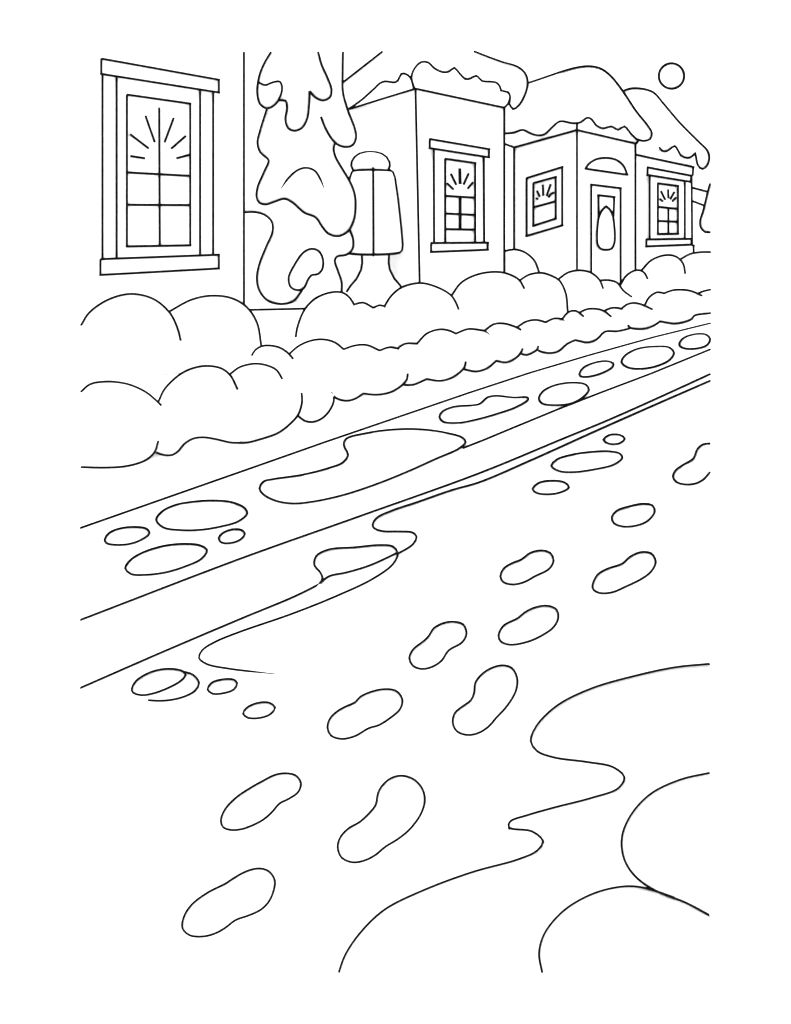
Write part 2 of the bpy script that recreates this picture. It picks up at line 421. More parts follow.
# ---------------------------------------------------------------- bushes
SB = 'snow-covered bushes in front of the houses'
HB = 'low snowy bushes lining the pavement'
def bush(label, group, segs, base, hf, R=22, ticks=(), name='snowy_bush', hb=None, grid=6.0, z0=0.0):
    """segs: [(inked, pixel points)] round the outline; base: two ground points (u, v) under it."""
    s = Solid(); poly = []; inks = []
    for k, pts in segs:
        q = smooth(pts, False, 3) if k else [(u, min(v, (4 if group == SB else 0) + base[0][1] + (base[1][1] - base[0][1]) * (u - base[0][0]) / (base[1][0] - base[0][0]))) for u, v in dense(pts, 4)]
        if k: inks.append(q)
        poly += [p for p in q if not poly or math.dist(p, poly[-1]) > .6]
    if math.dist(poly[0], poly[-1]) < .6: poly.pop()
    (u0, v0), (u1, v1) = base
    def dfn(u, v):
        b = v0 + (v1 - v0) * (u - u0) / (u1 - u0)
        return min(ground_depth(b, z0), ground_depth(max(v, HY + 4), -.04 if group == SB else .002))   # never under the ground
    hh = max(p[1] for p in poly) - min(p[1] for p in poly)
    foot = lambda u, v: min(1.0, max(0.0, (v0 + (v1 - v0) * (u - u0) / (u1 - u0) - v) / (.5 * hh)))
    s.relief(poly, dfn, hf, hb if hb is not None else hf * 1.3, R, grid, foot=foot)
    for q in inks: s.stroke([at(u, v, dfn(u, v) * .989) for u, v in q])
    for t in ticks: s.on_relief(smooth(t, False, 2), STROKE, (0, 4))
    o = s.build(name, SNOW)
    c = gpt((u0 + u1) / 2, (v0 + v1) / 2, z0); recentre(o, c)
    return tag(o, label, 'bush', group)

A_ = (70, 280, 3.955); B_ = (230, 240, 3.955)
# front bushes beside the pavement
bush('largest low bush, cut off by the edge of view at pavement near end', HB, [
    (1, Z(*A_, (43, 442), (80, 412), (150, 402), (230, 412), (300, 443), (345, 480), (362, 497))),
    (0, [(161.5, 405.7), (164, 425), (158.2, 441)]),
    (1, Z(*A_, (349, 637), (335, 680), (300, 712), (230, 735), (142, 742), (43, 740))),
    (0, [(81, 467), (40, 462), (20, 430), (40, 402), (81, 391.7)])], ((80, 468), (160, 462)), .22, 28)
bush('tall rounded bush with a wavy foot next to the cut-off one', HB, [
    (1, Z(*A_, (350, 480), (375, 430), (440, 370), (500, 345), (550, 340), (600, 350), (635, 378), (663, 433))),
    (0, [(237.6, 389.5), (243, 412), (240, 441)]),
    (1, Z(*A_, (680, 643), (640, 643), (570, 628), (525, 622), (485, 628), (450, 650), (430, 675), (405, 692), (370, 692), (340, 682))),
    (0, [(156, 452.4), (150, 430), (158.5, 401.4)])], ((156, 457), (240, 449)), .2, 26)
bush('bush sloping down to a rounded corner behind the tall one', HB, [
    (1, Z(*B_, (0, 530), (40, 502), (100, 489), (150, 497), (185, 515), (207, 550))),
    (0, [(282.3, 379), (294, 384), (301.6, 393)]),
    (1, Z(*B_, (283, 605), (285, 640), (270, 690), (240, 725), (190, 763), (110, 791)) + [(247, 442.6), (238, 442.8)]),
    (0, [(238, 442.8), (226, 420), (230, 374)])], ((236, 443), (302, 434)), .18, 24)
# the long row along the pavement
bush('small leaning bush with a single round toe poking to the pavement', HB, [
    (1, Z(*B_, (85, 458), (100, 435), (125, 420), (155, 417), (195, 425), (225, 443), (250, 470))),
    (0, [(293.2, 358.8), (310, 374), (326, 388), (333.7, 395)]),
    (1, Z(*B_, (410, 620), (410, 640), (390, 680), (360, 708), (325, 720), (295, 715), (268, 695))),
    (0, [(297.8, 415.7), (282, 400), (262, 378), (251.5, 355.8)])], ((250, 436), (333, 417)), .12, 18)
bush('wide low bush with three-lobed top between leaning bush and lantern', HB, [
    (1, Z(*B_, (235, 450), (270, 420), (320, 398), (370, 393), (415, 405), (450, 432))),
    (1, Z(*B_, (450, 432), (490, 418), (540, 415), (592, 437))),
    (1, Z(*B_, (592, 437), (630, 424), (668, 430))),
    (0, [(398.9, 348.7), (406, 360), (407.7, 373.5)]),
    (1, Z(*B_, (703, 528), (700, 550), (685, 570), (640, 600), (580, 612), (527, 607))),
    (1, Z(*B_, (527, 607), (495, 628), (460, 636), (430, 630), (410, 618), (400, 603))),
    (0, [(331, 392.5), (318, 381), (300, 366), (289.4, 353.8)])], ((300, 412), (406, 388)), .16, 22)
bush('low bush with one small and two wide lobes under the mounds', HB, [
    (1, Z(*C_, (30, 428), (60, 410), (105, 410))),
    (1, Z(*C_, (105, 412), (145, 370), (200, 353), (240, 360), (260, 370))),
    (0, [(455.7, 333.6), (463, 348), (465.9, 361.4)]),
    (1, Z(*C_, (300, 480), (295, 502), (285, 515), (250, 542), (200, 557), (145, 550))),
    (1, Z(*C_, (145, 550), (90, 573), (55, 573))),
    (0, [(403.9, 384.9), (402, 368), (397.6, 348.2)])], ((404, 388), (466, 372)), .15, 20)
bush('low bush with two equal lobes facing the flame-shaped patch', HB, [
    (1, Z(*C_, (260, 370), (310, 352), (370, 358))),
    (1, Z(*C_, (375, 358), (410, 333), (450, 330), (500, 345), (517, 355))),
    (0, [(520.7, 329.8), (524, 340), (522.7, 348.2)]),
    (1, Z(*C_, (525, 428), (518, 445), (500, 465), (460, 484), (420, 478))),
    (1, Z(*C_, (420, 478), (385, 507), (340, 520), (295, 512))),
    (0, [(464.6, 369.5), (464, 352), (455.7, 333.6)])], ((464, 373), (523, 357)), .14, 18,
    ticks=[Z(*C_, (370, 358), (385, 366), (395, 376))])
bush('low bush with three tight lobes in the middle of the row', HB, [
    (1, Z(*C_, (505, 343), (540, 322), (580, 316), (615, 325))),
    (1, Z(*C_, (615, 325), (650, 310), (680, 312))),
    (1, Z(*C_, (683, 310), (705, 285), (735, 280), (765, 302))),
    (0, [(583.4, 316.4), (584, 330), (575.5, 340.3)]),
    (1, Z(*D_, (155, 484), (120, 500), (80, 533), (40, 541), (0, 533))+ [(537.2, 349.5)]),
    (1, Z(*C_, (587, 418), (582, 433), (570, 442), (540, 455), (518, 450))),
    (0, [(521, 353.8), (521, 340), (517.7, 326.7)])], ((521, 357), (576, 345)), .12, 17,
    ticks=[Z(*C_, (615, 325), (622, 328)), Z(*C_, (672, 311), (682, 314), (693, 322))])
bush('low bush with three tight lobes near the door', HB, [
    (1, Z(*D_, (175, 362), (205, 348), (245, 346), (280, 355), (312, 380))),
    (0, [(611, 316.5), (606, 312)]),
    (1, Z(*D_, (283, 355), (310, 343), (340, 342), (360, 347))),
    (1, Z(*D_, (357, 347), (380, 328), (410, 320), (450, 328), (492, 348))),
    (0, [(652, 309.2), (659, 316), (660, 321.5)]),
    (1, Z(*D_, (527, 402), (500, 420), (450, 435), (393, 428), (388, 418))),
    (1, Z(*D_, (395, 432), (385, 435), (340, 445), (285, 447), (250, 480), (210, 494), (155, 484))),
    (0, [(575.3, 340.2), (578, 328), (579.8, 312.4)])], ((576, 345), (660, 326)), .12, 15)
bush('farthest low bush at the end of the row under the corniced window', HB, [
    (1, Z(*D_, (460, 330), (480, 295), (515, 273), (545, 278))),
    (1, Z(*D_, (545, 278), (580, 265), (620, 262), (665, 268), (710, 288))),
    (0, [(701.6, 295.5), (699, 294)]),
    (1, Z(*D_, (695, 278), (720, 268), (748, 262))),
    (0, [(710.2, 289.6), (735, 289), (748, 300), (735, 309), (710.2, 313)]),
    (1, Z(*D_, (748, 365), (677, 377), (668, 390), (640, 402), (590, 411), (527, 402))),
    (0, [(660, 321.5), (654, 314), (644.7, 305)])], ((660, 326), (710, 317)), .12, 14)

# mounded bushes before the houses
bush('big domed bush under the tall sunburst window, nearest the view edge', SB, [
    (1, Z(*A_, (43, 180), (75, 130), (150, 78), (240, 55), (330, 75), (395, 130), (425, 190), (438, 240))),
    (0, [(180.7, 340.7), (186, 372), (60, 385), (30, 380), (50, 345), (81, 325.5)])], ((60, 385), (186, 374)), .5, 34)
bush('domed bush at the corner of the nearest house', SB, [
    (1, Z(*A_, (392, 125), (480, 78), (560, 62), (640, 72), (700, 108), (740, 170), (757, 262))),
    (0, [(261.4, 346), (258, 368), (172, 372), (160, 340), (169, 311.6)])], ((160, 364), (262, 355)), .4, 32)
bush('domed bush with a ragged shoulder in front of the lantern', SB, [
    (1, Z(*B_, (260, 385), (265, 350), (295, 275), (340, 230), (400, 207), (445, 208), (475, 230), (492, 258))),
    (1, Z(*B_, (492, 255), (525, 247), (567, 268))),
    (1, Z(*B_, (567, 268), (590, 258), (612, 262))),
    (0, [(384.7, 305.7), (392, 330), (390, 349), (300, 358), (295.7, 337.3)])], ((296, 360), (392, 350)), .3, 30)
bush('domed bush below the corner of the ragged-roofed house', SB, [
    (1, Z(*B_, (605, 278), (615, 255), (640, 218), (680, 187), (750, 170)) + Z(*C_, (175, 182), (240, 217), (262, 250), (272, 275))),
    (0, [(458.8, 309.5), (465, 335), (384, 345), (382.5, 310)])], ((384, 349), (466, 343)), .35, 30)
bush('widest domed bush under the ragged-roofed house window', SB, [
    (1, Z(*C_, (245, 217), (280, 170), (340, 138), (410, 126), (460, 132), (510, 157), (532, 193))),
    (0, [(524.5, 288.8), (531, 318), (452, 330), (446, 312), (452, 294.9)])], ((446, 338), (531, 338)), .35, 30)
bush('domed bush standing before the side window with a plain frame', SB, [
    (1, Z(*C_, (515, 158), (550, 137), (600, 130), (640, 142), (670, 160), (695, 210), (703, 283))),
    (0, [(567.8, 311.6), (568, 320), (522, 322), (517, 300), (520.2, 280)])], ((517, 328), (568, 324)), .25, 22)
bush('small half-hidden bush at the gap between two houses', SB, [
    (1, Z(*C_, (457, 43), (490, 37), (530, 47), (570, 80), (590, 128))),
    (0, [(539.2, 272.4), (540, 290), (505.5, 290), (505.5, 270), (505.5, 250.9)])], ((502, 285.5), (540, 292)), .05, 20, hb=.05)
bush('domed bush hiding the foot of the panelled door', SB, [
    (1, Z(*D_, (80, 217), (120, 188), (175, 177), (225, 188), (262, 220), (278, 258))),
    (0, [(603.3, 288.7), (606, 312), (560, 316), (552, 298), (558.2, 279.4)])], ((552, 317), (606, 316)), .3, 20)
bush('small low bush sloping down across the door step', SB, [
    (1, Z(*D_, (262, 222), (300, 220), (340, 232), (365, 265), (402, 293))),
    (0, [(631.5, 296.7), (630, 306), (596, 309), (594, 290), (599.6, 280.5)])], ((594, 314), (632, 309)), .15, 16)
bush('small round bush between the door and the corniced window', SB, [
    (1, Z(*D_, (353, 242), (375, 205), (410, 180), (440, 177), (460, 190), (473, 215))),
    (0, [(647.6, 279), (650, 302), (622, 306), (618, 295), (620.3, 285)])], ((618, 303), (650, 300)), .15, 16)
bush('domed bush right under the corniced window sill', SB, [
    (1, Z(*D_, (445, 178), (490, 132), (555, 110), (600, 118), (630, 150), (638, 193))),
    (0, [(685.2, 274), (686, 296), (644, 302), (638, 285), (641.3, 270.5)])], ((638, 298), (686, 295)), .25, 18)
bush('domed bush cut off by the view edge past the corniced window', SB, [
    (1, Z(*D_, (618, 128), (660, 105), (710, 97), (748, 97))),
    (0, [(710.2, 252), (730, 255), (742, 275), (738, 293), (682, 297), (676, 280), (680.6, 259)])], ((676, 294), (740, 290)), .25, 18)

# ---------------------------------------------------------------- houses
def body(pl_front, ztops, foot, depth, left_top=None):
    """A house block: front bottom corners foot[0], foot[1]; heights ztops = left, right, back-left."""
    a, b = foot; c = b + BK * depth; d = a + BK * depth
    zs = [ztops[0], ztops[1], ztops[1], ztops[2]]
    vs = [Vector((p.x, p.y, 0)) for p in (a, b, c, d)] + [Vector((p.x, p.y, z)) for p, z in zip((a, b, c, d), zs)]
    return vs, [(0, 1, 5, 4), (1, 2, 6, 5), (2, 3, 7, 6), (3, 0, 4, 7), (4, 5, 6, 7), (3, 2, 1, 0)]

def window(parent, pl, outer, pane, lintel=None, sill=None, inks=(), casing=(), wide=()):
    s = Solid(); s.slab(outer, pl, .045, hole=pane, ink=False)
    for c in casing: s.wall_ink(c, pl, .045)
    w = s.build('window', TRIM, parent)
    g = Solid(); g.slab(pane, pl, .02, ink=False)
    g.wall_ink(list(pane) + [pane[0]], pl, .046, STROKE)
    for i in inks: g.wall_ink(i, pl, .02)
    for i in wide: g.wall_ink(i, pl, .02, STROKE * 1.3)
    g.build('pane', FROST, w)
    if lintel: l = Solid(); l.slab(lintel, pl, .09); l.build('lintel', TRIM, w)
    if sill: l = Solid(); l.slab(sill, pl, .10); l.build('sill', TRIM, w)
    return w

def roof_depths(planes):
    """Depth of a hipped roof: each pitched plane starts at its eave; the eye meets the farthest of them."""
    def f(u, v): return max(p.depth(u, v) for p in planes)
    return f

def pitched(p, n, deg, out):
    """The pitched plane whose eave runs `out` metres before the wall point p (with outward normal n)."""
    c, s_ = math.cos(math.radians(deg)), math.sin(math.radians(deg))
    return Plane(Vector(p) + n * out, n * s_ + Vector((0, 0, 1)) * c)

# --- nearest house: only its front with the tall window is in view
cor = gpt(244, 307)
P1f = Plane(cor, NO)
h = thing('house', 'nearest white house with a tall sunburst window beside the snowy tree', 'house', cor, 'houses along the snowy street')
s = Solid()
vs, fs = body(P1f, (5.4, 5.4, 5.4), (cor - ST * 7.0, cor), 4.0); s.add(vs, fs)
s.wall_ink([(244, 52), (244, 306)], P1f)
s.build('wall', PLASTER, h)
W1 = (95, 50, 5.65); W1b = (95, 160, 5.65)
c_l = [(102.4, 74), (102.4, 259)]; c_r = [(213.2, 92), (213.2, 255)]
window(h, P1f, [(102.4, 73), (213.2, 91), (213.2, 256), (102.4, 260)],
       [(126.9, 94.6), (190.2, 103.6), (190.2, 245.3), (126.9, 246.4)],
       [(101.2, 58.5), (218.9, 79.7), (218.9, 92.5), (101.2, 73.9)],
       [(100.3, 259.1), (218.9, 254.7), (218.9, 268.5), (100.3, 275)],
       inks=[[(126.9, 172.4), (190.2, 175.9)], [(126.9, 204.8), (190.2, 205.1)], [(159.2, 107.5), (159.8, 245.8)],
             Z(*W1, (285, 370), (338, 522)), Z(*W1, (445, 383), (393, 522)), Z(*W1, (198, 475), (305, 557)),
             Z(*W1, (513, 485), (430, 558)), Z(*W1, (200, 599), (283, 612)), Z(*W1, (533, 592), (460, 612))],
       casing=[c_l, c_r, [(116.6, 77), (116.6, 258.5)], [(200.1, 90.5), (200.1, 255.5)]])
s = Solid()                                           # snow-laden roof, above the picture's upper edge
e0 = cor - ST * 7.2 + NO * .3; e1 = cor + ST * .25 + NO * .3
e2 = e1 + BK * 4.6; e3 = e0 + BK * 4.6; m0 = e0 + BK * 2.3; m1 = e1 + BK * 2.3
zz = [5.42, 5.42, 5.42, 5.42, 7.2, 7.2]
s.add([Vector((p.x, p.y, z)) for p, z in zip((e0, e1, e2, e3, m0, m1), zz)], [(0, 1, 5, 4), (2, 3, 4, 5), (1, 2, 5), (3, 0, 4), (3, 2, 1, 0)])
s.build('roof', SNOW, h)

# --- second house: corner house with the ragged snow roof
c2_ = gpt(419.7, 300); P2f = Plane(c2_, NO); P2s = Plane(c2_, SIDE)
h = thing('house', 'corner house with a ragged drooping snow roof behind the lantern', 'house', c2_, 'houses along the snowy street')
t0 = P2f.pt(415.5, 88.6); t1 = P2f.pt(504.4, 107.7)
fr = P2f.pt(504.4, 270); fr.z = 0
s = Solid()
a = Vector((t0.x, t0.y, 0)); a = P2f.pt(417.2, 250)
vs, fs = body(P2f, (t0.z + .12, t1.z + .12, t0.z - .1), (Vector((a.x, a.y, 0)), fr), 4.0)
vs[0] = Vector((c2_.x, c2_.y, 0)); vs[4] = P2f.pt(415.5, 87); vs[3] = vs[0] + BK * 4.0; vs[7] = vs[3] + Vector((0, 0, 1))
# let the far top corner of the side wall meet its drawn eave line
e = P2s.pt(348, 109.5); e_n = P2s.pt(415.5, 88.6)
sl = (e.z - e_n.z) / max((e - e_n).length, .1)
vs[7].z = vs[4].z + sl * 4.0; vs[6].z = min(vs[6].z, vs[5].z)
s.add(vs, fs)
s.wall_ink([(415.5, 88.6), (419.7, 284)], P2f)
s.wall_ink([(415.5, 88.6), (504.4, 107.7)], P2f)
s.wall_ink([(504.4, 107.7), (504.4, 274)], P2f)
s.stroke([P2s.pt(348, 109.5, .10), P2s.pt(381, 99.2, .12), P2f.pt(415.5, 88.6, .02)])
s.wall_ink([(504.4, 107.7), (508.2, 103.7), (509.5, 100)], P2f)
s.build('wall', PLASTER, h)
window(h, P2f, [(433.9, 148), (484, 156.5), (484, 243.6), (433.9, 243.6)], [(445.3, 158.8), (475.2, 163.1), (475.2, 243), (445.3, 243)],
       [(429.7, 138.9), (489.2, 149.1), (488.9, 157.3), (429.7, 148.1)], [(431.1, 243), (487.9, 242.6), (487.7, 249.8), (431.1, 252)],
       inks=[[(445.5, 195.9), (475.2, 197.7)], [(445.5, 213.5), (475.2, 215)], [(445.5, 229.1), (475.2, 229.7)],
             [(451, 173.7), (456.4, 184.8)], [(468.7, 173.4), (463.7, 184.5)], [(447.3, 183.3), (453.5, 189.3)], [(472.8, 182.5), (467.8, 188.6)]],
       wide=[[(460.2, 196.9), (460.2, 229.1)], [(459.9, 168.2), (460.2, 184.2)]],
       casing=[[(433.8, 148.8), (434.1, 242.6)], [(483.8, 156.9), (484.2, 242.6)]])
Z3 = (330, 40, 3.767)
left_edge = smooth(Z(*Z3, (68, 262), (120, 225), (170, 180), (188, 163), (208, 156), (243, 160), (256, 152), (268, 129), (282, 127), (302, 141), (315, 180)), False, 2.5)
front_edge = smooth(Z(*Z3, (318, 182), (307, 140), (320, 105), (345, 83), (370, 85), (395, 108), (430, 122), (450, 118), (468, 105), (485, 122), (510, 147), (530, 145), (550, 135), (575, 155), (600, 157), (625, 160), (640, 175), (645, 190), (670, 197), (678, 210), (675, 240)), False, 2.5)
end_edge = smooth(Z(*Z3, (675, 240), (690, 260), (710, 248), (735, 205), (745, 160), (735, 125), (705, 100), (650, 83), (600, 65), (543, 43)), False, 2.5)
rf = [pitched(t0, NO, 52, .14), pitched(t0, SIDE, 52, .14)]
s = Solid()
poly = left_edge + front_edge[1:] + end_edge[1:] + dense([(474, 51.4), (440, 38), (404, 36), (382.6, 51.4), (342.7, 82.5)], 5)
s.relief(poly, roof_depths(rf), .05, .45, 9, 6)
for e in (left_edge, front_edge, end_edge): s.stroke([at(u, v, roof_depths(rf)(u, v) - .12) for u, v in e])
s.stroke([at(u, v, roof_depths(rf)(u, v) - .12) for u, v in dense([(342.7, 82.5), (382.6, 51.4)], 5)])
s.build('roof', SNOW, h)

# --- third house: panelled door and fanlight
c3_ = gpt(577, 292); P3f = Plane(c3_, NO); P3s = Plane(c3_, SIDE)
h = thing('house', 'house with a half-round fanlight and panelled door under a smooth snow roof', 'house', c3_, 'houses along the snowy street')
t0 = P3f.pt(577, 130); t1 = P3f.pt(635.5, 143.7); e = P3s.pt(514, 147.5)
fr = P3f.pt(635.5, 270); fr.z = 0
L = (Vector((e.x, e.y, 0)) - Vector((c3_.x, c3_.y, 0))).length
s = Solid()
vs, fs = body(P3f, (t0.z, t1.z, e.z), (c3_, fr), L); s.add(vs, fs)
# fascia band under the snow, standing over the wall top, front and side
fa_ = P3f.pt(577, 121); fb = P3f.pt(638, 134); sa = P3s.pt(514, 134)
s.slab([(577, 122), (638, 132), (636.5, 143.7), (577, 130)], P3f, .03, ink=False)
s.slab([(577, 122), (577, 130), (514, 147.5), (506, 140), (506, 133.5)], P3s, .03, ink=False)
s.wall_ink([(577, 123), (577, 271)], P3f, .03)
s.wall_ink([(577, 130), (636.3, 143.7)], P3f, .03)
s.wall_ink([(636.3, 143.7), (638.5, 140)], P3f, .03)
s.wall_ink([(635.5, 143.7), (635.5, 271)], P3f, .0)
s.wall_ink([(514, 147.5), (577, 130)], P3s, .03)
s.wall_ink([(514, 148), (514, 249)], P3s, .0)
s.wall_ink([(505.2, 144), (514, 147.5)], P3s, .03)
s.build('wall', PLASTER, h)
window(h, P3s, [(526.5, 178.1), (562.2, 167), (562.2, 225.4), (526.5, 236)], [(533.3, 183.1), (555.6, 177), (555.6, 218.6), (533.3, 225.8)],
       inks=[[(533.6, 207.3), (555.4, 201.3)], [(542.8, 184.6), (543.2, 196)], [(537, 190.7), (539.7, 196.7)], [(550.6, 184.1), (546.5, 196)],
             [(553.7, 192.5), (551.1, 193.7), (548.4, 197.3)], [(536.3, 198), (537.7, 199.4)]],
       casing=[[(526.5, 178.1), (562.2, 167), (562.2, 225.4), (526.5, 236), (526.5, 178.1)]])
H3 = (520, 150, 6.592)
fan = smooth(Z(*H3, (432, 123), (450, 95), (500, 62), (560, 52), (630, 62), (680, 100), (700, 140), (707, 163)), False, 3)
s = Solid(); s.slab(fan, P3f, .04); s.build('fanlight', FROST, h)
s = Solid()
s.slab([(591.3, 184.6), (620.7, 188.2), (620.7, 286), (591.3, 290.5)], P3f, .035, ink=False)
s.wall_ink([(591.3, 274), (591.3, 184.6), (620.7, 188.2), (620.7, 285)], P3f, .035)
d = s.build('door', TRIM, h)
tear = smooth(Z(*H3, (568, 370), (540, 400), (520, 445), (512, 500), (508, 570), (513, 625), (535, 652), (570, 658), (605, 650), (622, 615), (626, 560), (620, 480), (612, 430), (595, 395), (568, 370)), False, 2)
s = Solid(); s.slab(Z(*H3, (518, 298), (622, 310), (622, 440), (518, 440)), P3f, .045, base=.03, ink=False)
s.wall_ink(Z(*H3, (520, 445), (518, 298), (622, 310), (617, 440)), P3f, .045); s.build('glass_panel', FROST, d)
s = Solid(); s.slab(tear[:-1], P3f, .06, base=.03); s.build('teardrop_panel', FROST, d)
Z4 = (500, 50, 3.595)
r_top = smooth(Z(*Z4, (103, 118), (165, 97), (230, 75), (280, 62), (325, 58), (365, 68), (400, 95), (440, 145), (490, 220), (530, 270), (546, 298), (540, 320), (515, 327), (490, 320)), False, 2.5)
r_low = smooth(Z(*Z4, (490, 320), (470, 300), (447, 275), (425, 287), (400, 275), (370, 282), (345, 270), (330, 250), (315, 243), (290, 260), (260, 263), (215, 257), (185, 280), (160, 303), (135, 307), (110, 300), (82, 287), (50, 297), (20, 300)), False, 2.5)
rf3 = [pitched(t0, NO, 52, .16), pitched(t0, SIDE, 52, .16)]
s = Solid(); fd = roof_depths(rf3)
s.relief(r_top + r_low[1:] + dense([(505, 133), (500, 118), (508, 98), (528.6, 82.8)], 5)[:-1], fd, .05, .45, 9, 6)
for q in (r_top, r_low): s.stroke([at(u, v, fd(u, v) - .12) for u, v in q])
s.build('roof', SNOW, h)

# --- fourth house: corniced window, roof under the moon
c4_ = gpt(636.8, 279.4); P4f = Plane(c4_, NO)
h = thing('house', 'house with a corniced sunburst window and steep snow roof beneath the moon', 'house', c4_, 'houses along the snowy street')
H4 = (630, 140, 8.533)
t0 = P4f.pt(636.8, 154.8); t1 = P4f.pt(691.8, 167)
fr = P4f.pt(692, 250); fr.z = 0
s = Solid(); vs, fs = body(P4f, (t0.z + .25, t1.z + .25, t0.z + .25), (Vector((c4_.x, c4_.y, 0)), fr), 3.0); s.add(vs, fs)
s.wall_ink([(691.6, 175.7), (692.1, 244.9)], P4f)
f2 = P4f.pt(693.6, 245); 
s.slab([(637, 245.8), (693.6, 245.2), (693.6, 276), (637, 279)], P4f, .03, ink=False)
s.wall_ink([(692, 244.9), (693.6, 245.5), (693.6, 254)], P4f, .03)
s.build('wall', PLASTER, h)
s = Solid(); s.slab([(636.5, 154.9), (693.3, 167), (692.7, 175.7), (636.5, 163.5)], P4f, .02, ink=False)
s.wall_ink([(636, 154.7), (693.3, 167), (692.7, 175.7)], P4f, .02); s.build('fascia', TRIM, h)
window(h, P4f, [(649.7, 174.5), (684.8, 180.5), (684.8, 239.2), (649.7, 239.4)], [(657.9, 183.4), (678, 186), (678, 233.8), (657.9, 234)],
       [(647.6, 167.3), (691.5, 175.7), (690.5, 181.8), (647.6, 174.9)], [(646.4, 239.4), (691.5, 238.8), (691.5, 244.7), (646.4, 246.4)],
       inks=[[(658.1, 206.8), (677.8, 208.9)], [(658.1, 220.9), (677.8, 221.8)], [(668.4, 208), (668.4, 233.8)],
             [(668.1, 189.2), (668.4, 198.6)], [(661, 191.2), (665.2, 199.5)], [(674.2, 192.2), (670.4, 199)], [(660.1, 199), (662.6, 201.2)], [(675.7, 197.8), (672.4, 201.3)]],
       casing=[[(649.7, 175), (649.7, 239)], [(684.8, 181), (684.8, 239)]])
q1 = smooth(Z(*Z4, (443, 147), (465, 139), (490, 137), (530, 143), (555, 155), (590, 195), (650, 265), (720, 335), (745, 360), (753, 385), (745, 415), (728, 428), (712, 415), (702, 370)), False, 2.5)
q2 = smooth(Z(*H4, (558, 110), (530, 140), (490, 153), (435, 130), (405, 80), (380, 52), (345, 75), (310, 96), (275, 92), (250, 62)), False, 2)
rf4 = [pitched(t0, NO, 52, .15)]
fd4 = roof_depths(rf4); s = Solid()
s.relief(q1 + q2[1:] + dense([(659.3, 147.3), (648, 149.5), (640, 148.5), (632, 130), (620, 105), (623.2, 91)], 5)[:-1], fd4, .05, .45, 9, 6)
for q in (q1, q2): s.stroke([at(u, v, fd4(u, v) - .12) for u, v in q])
s.build('roof', SNOW, h)

# --- fifth house: a sliver of its eaves band shows at the edge of view
c5 = gpt(690, 262); P5 = Plane(c5, NO)
h = thing('house', 'farthest house, only a strip of its eaves showing past the corniced window', 'house', c5, 'houses along the snowy street')
s = Solid(); p0 = P5.pt(697, 230); p1 = P5.pt(760, 230)
vs, fs = body(P5, (P5.pt(697, 188).z, P5.pt(697, 188).z, P5.pt(697, 188).z), (Vector((p0.x, p0.y, 0)), Vector((p1.x, p1.y, 0))), 2.0); s.add(vs, fs)
s.build('wall', PLASTER, h)
s = Solid(); s.slab([(686, 185.9), (712, 192.9), (712, 208.6), (686, 198.6)], P5, .12, ink=False)
s.wall_ink([(690, 187), (708, 191.8)], P5, .12); s.wall_ink([(690, 200.1), (704.6, 205.7)], P5, .12)
s.build('fascia', TRIM, h)

# ---------------------------------------------------------------- snowy trees
T = (230, 40, 3.655)
base = gpt(300, 303.8)
DT = ground_depth(303.8)
t = thing('snowy_tree', 'evergreen tree thickly draped in snow between the nearest house and lantern', 'tree', (at(300, 303.8, DT).x, DT, 0))
def drape(name, outline_segs, depth, hf, hb, R, parent, extra=(), mat=SNOW, grid=6):
    s = Solid(); poly = []; inks = []
    for k, pts in outline_segs:
        q = smooth(pts, False, 2.5) if k else dense(pts, 5)
        if k: inks.append(q)
        poly += [p for p in q if not poly or math.dist(p, poly[-1]) > .5]
    if math.dist(poly[0], poly[-1]) < .5: poly.pop()
    dfn = lambda u, v: min(depth, ground_depth(max(v, HY + 4), .02))
    s.relief(poly, dfn, hf, hb, R, grid)
    for q in inks: s.stroke([at(u, v, dfn(u, v) - .03) for u, v in q])
    for q, tp in extra: s.on_relief(smooth(q, False, 2), STROKE, tp)
    return s.build(name, mat, parent)
# top cap of snow
drape('snow_cap', [
    (1, Z(*T, (150, 43), (125, 85), (107, 130), (99, 190), (110, 235), (135, 250), (160, 240), (178, 220))),
    (1, Z(*T, (178, 220), (203, 223), (208, 250), (202, 290), (213, 323), (235, 332), (262, 322), (282, 288), (289, 235), (291, 187))),
    (1, Z(*T, (291, 187), (312, 210), (340, 221), (365, 210), (371, 180), (355, 135), (335, 90), (322, 43))),
    (0, [(318.1, 51.8), (312, 38), (296, 30), (280, 36), (271, 51.8)])], DT - .22, .14, .25, 14, t,
    extra=[(Z(*T, (105, 155), (128, 165), (155, 155), (182, 152), (190, 170), (187, 197), (178, 218)), (0, 0))])
# the middle crown
drape('crown', [
    (1, Z(*T, (135, 250), (110, 330), (100, 375), (110, 410), (130, 428), (141, 440), (125, 480), (100, 540), (97, 575), (108, 595), (130, 601), (165, 590), (200, 580), (230, 595), (270, 630), (315, 650), (335, 680), (360, 708), (395, 717), (430, 700), (452, 660), (459, 610), (455, 560), (437, 515), (410, 470), (385, 425), (379, 395), (385, 375))),
    (0, [(335.3, 142.6), (333, 120), (330, 90), (318, 60), (300, 45), (280, 55), (272, 80), (268, 100), (266.9, 108.4)])], DT, .16, .35, 24, t,
    extra=[(Z(*T, (185, 545), (215, 503), (250, 474), (280, 467), (310, 478), (330, 508), (345, 545)), (5, 5))])
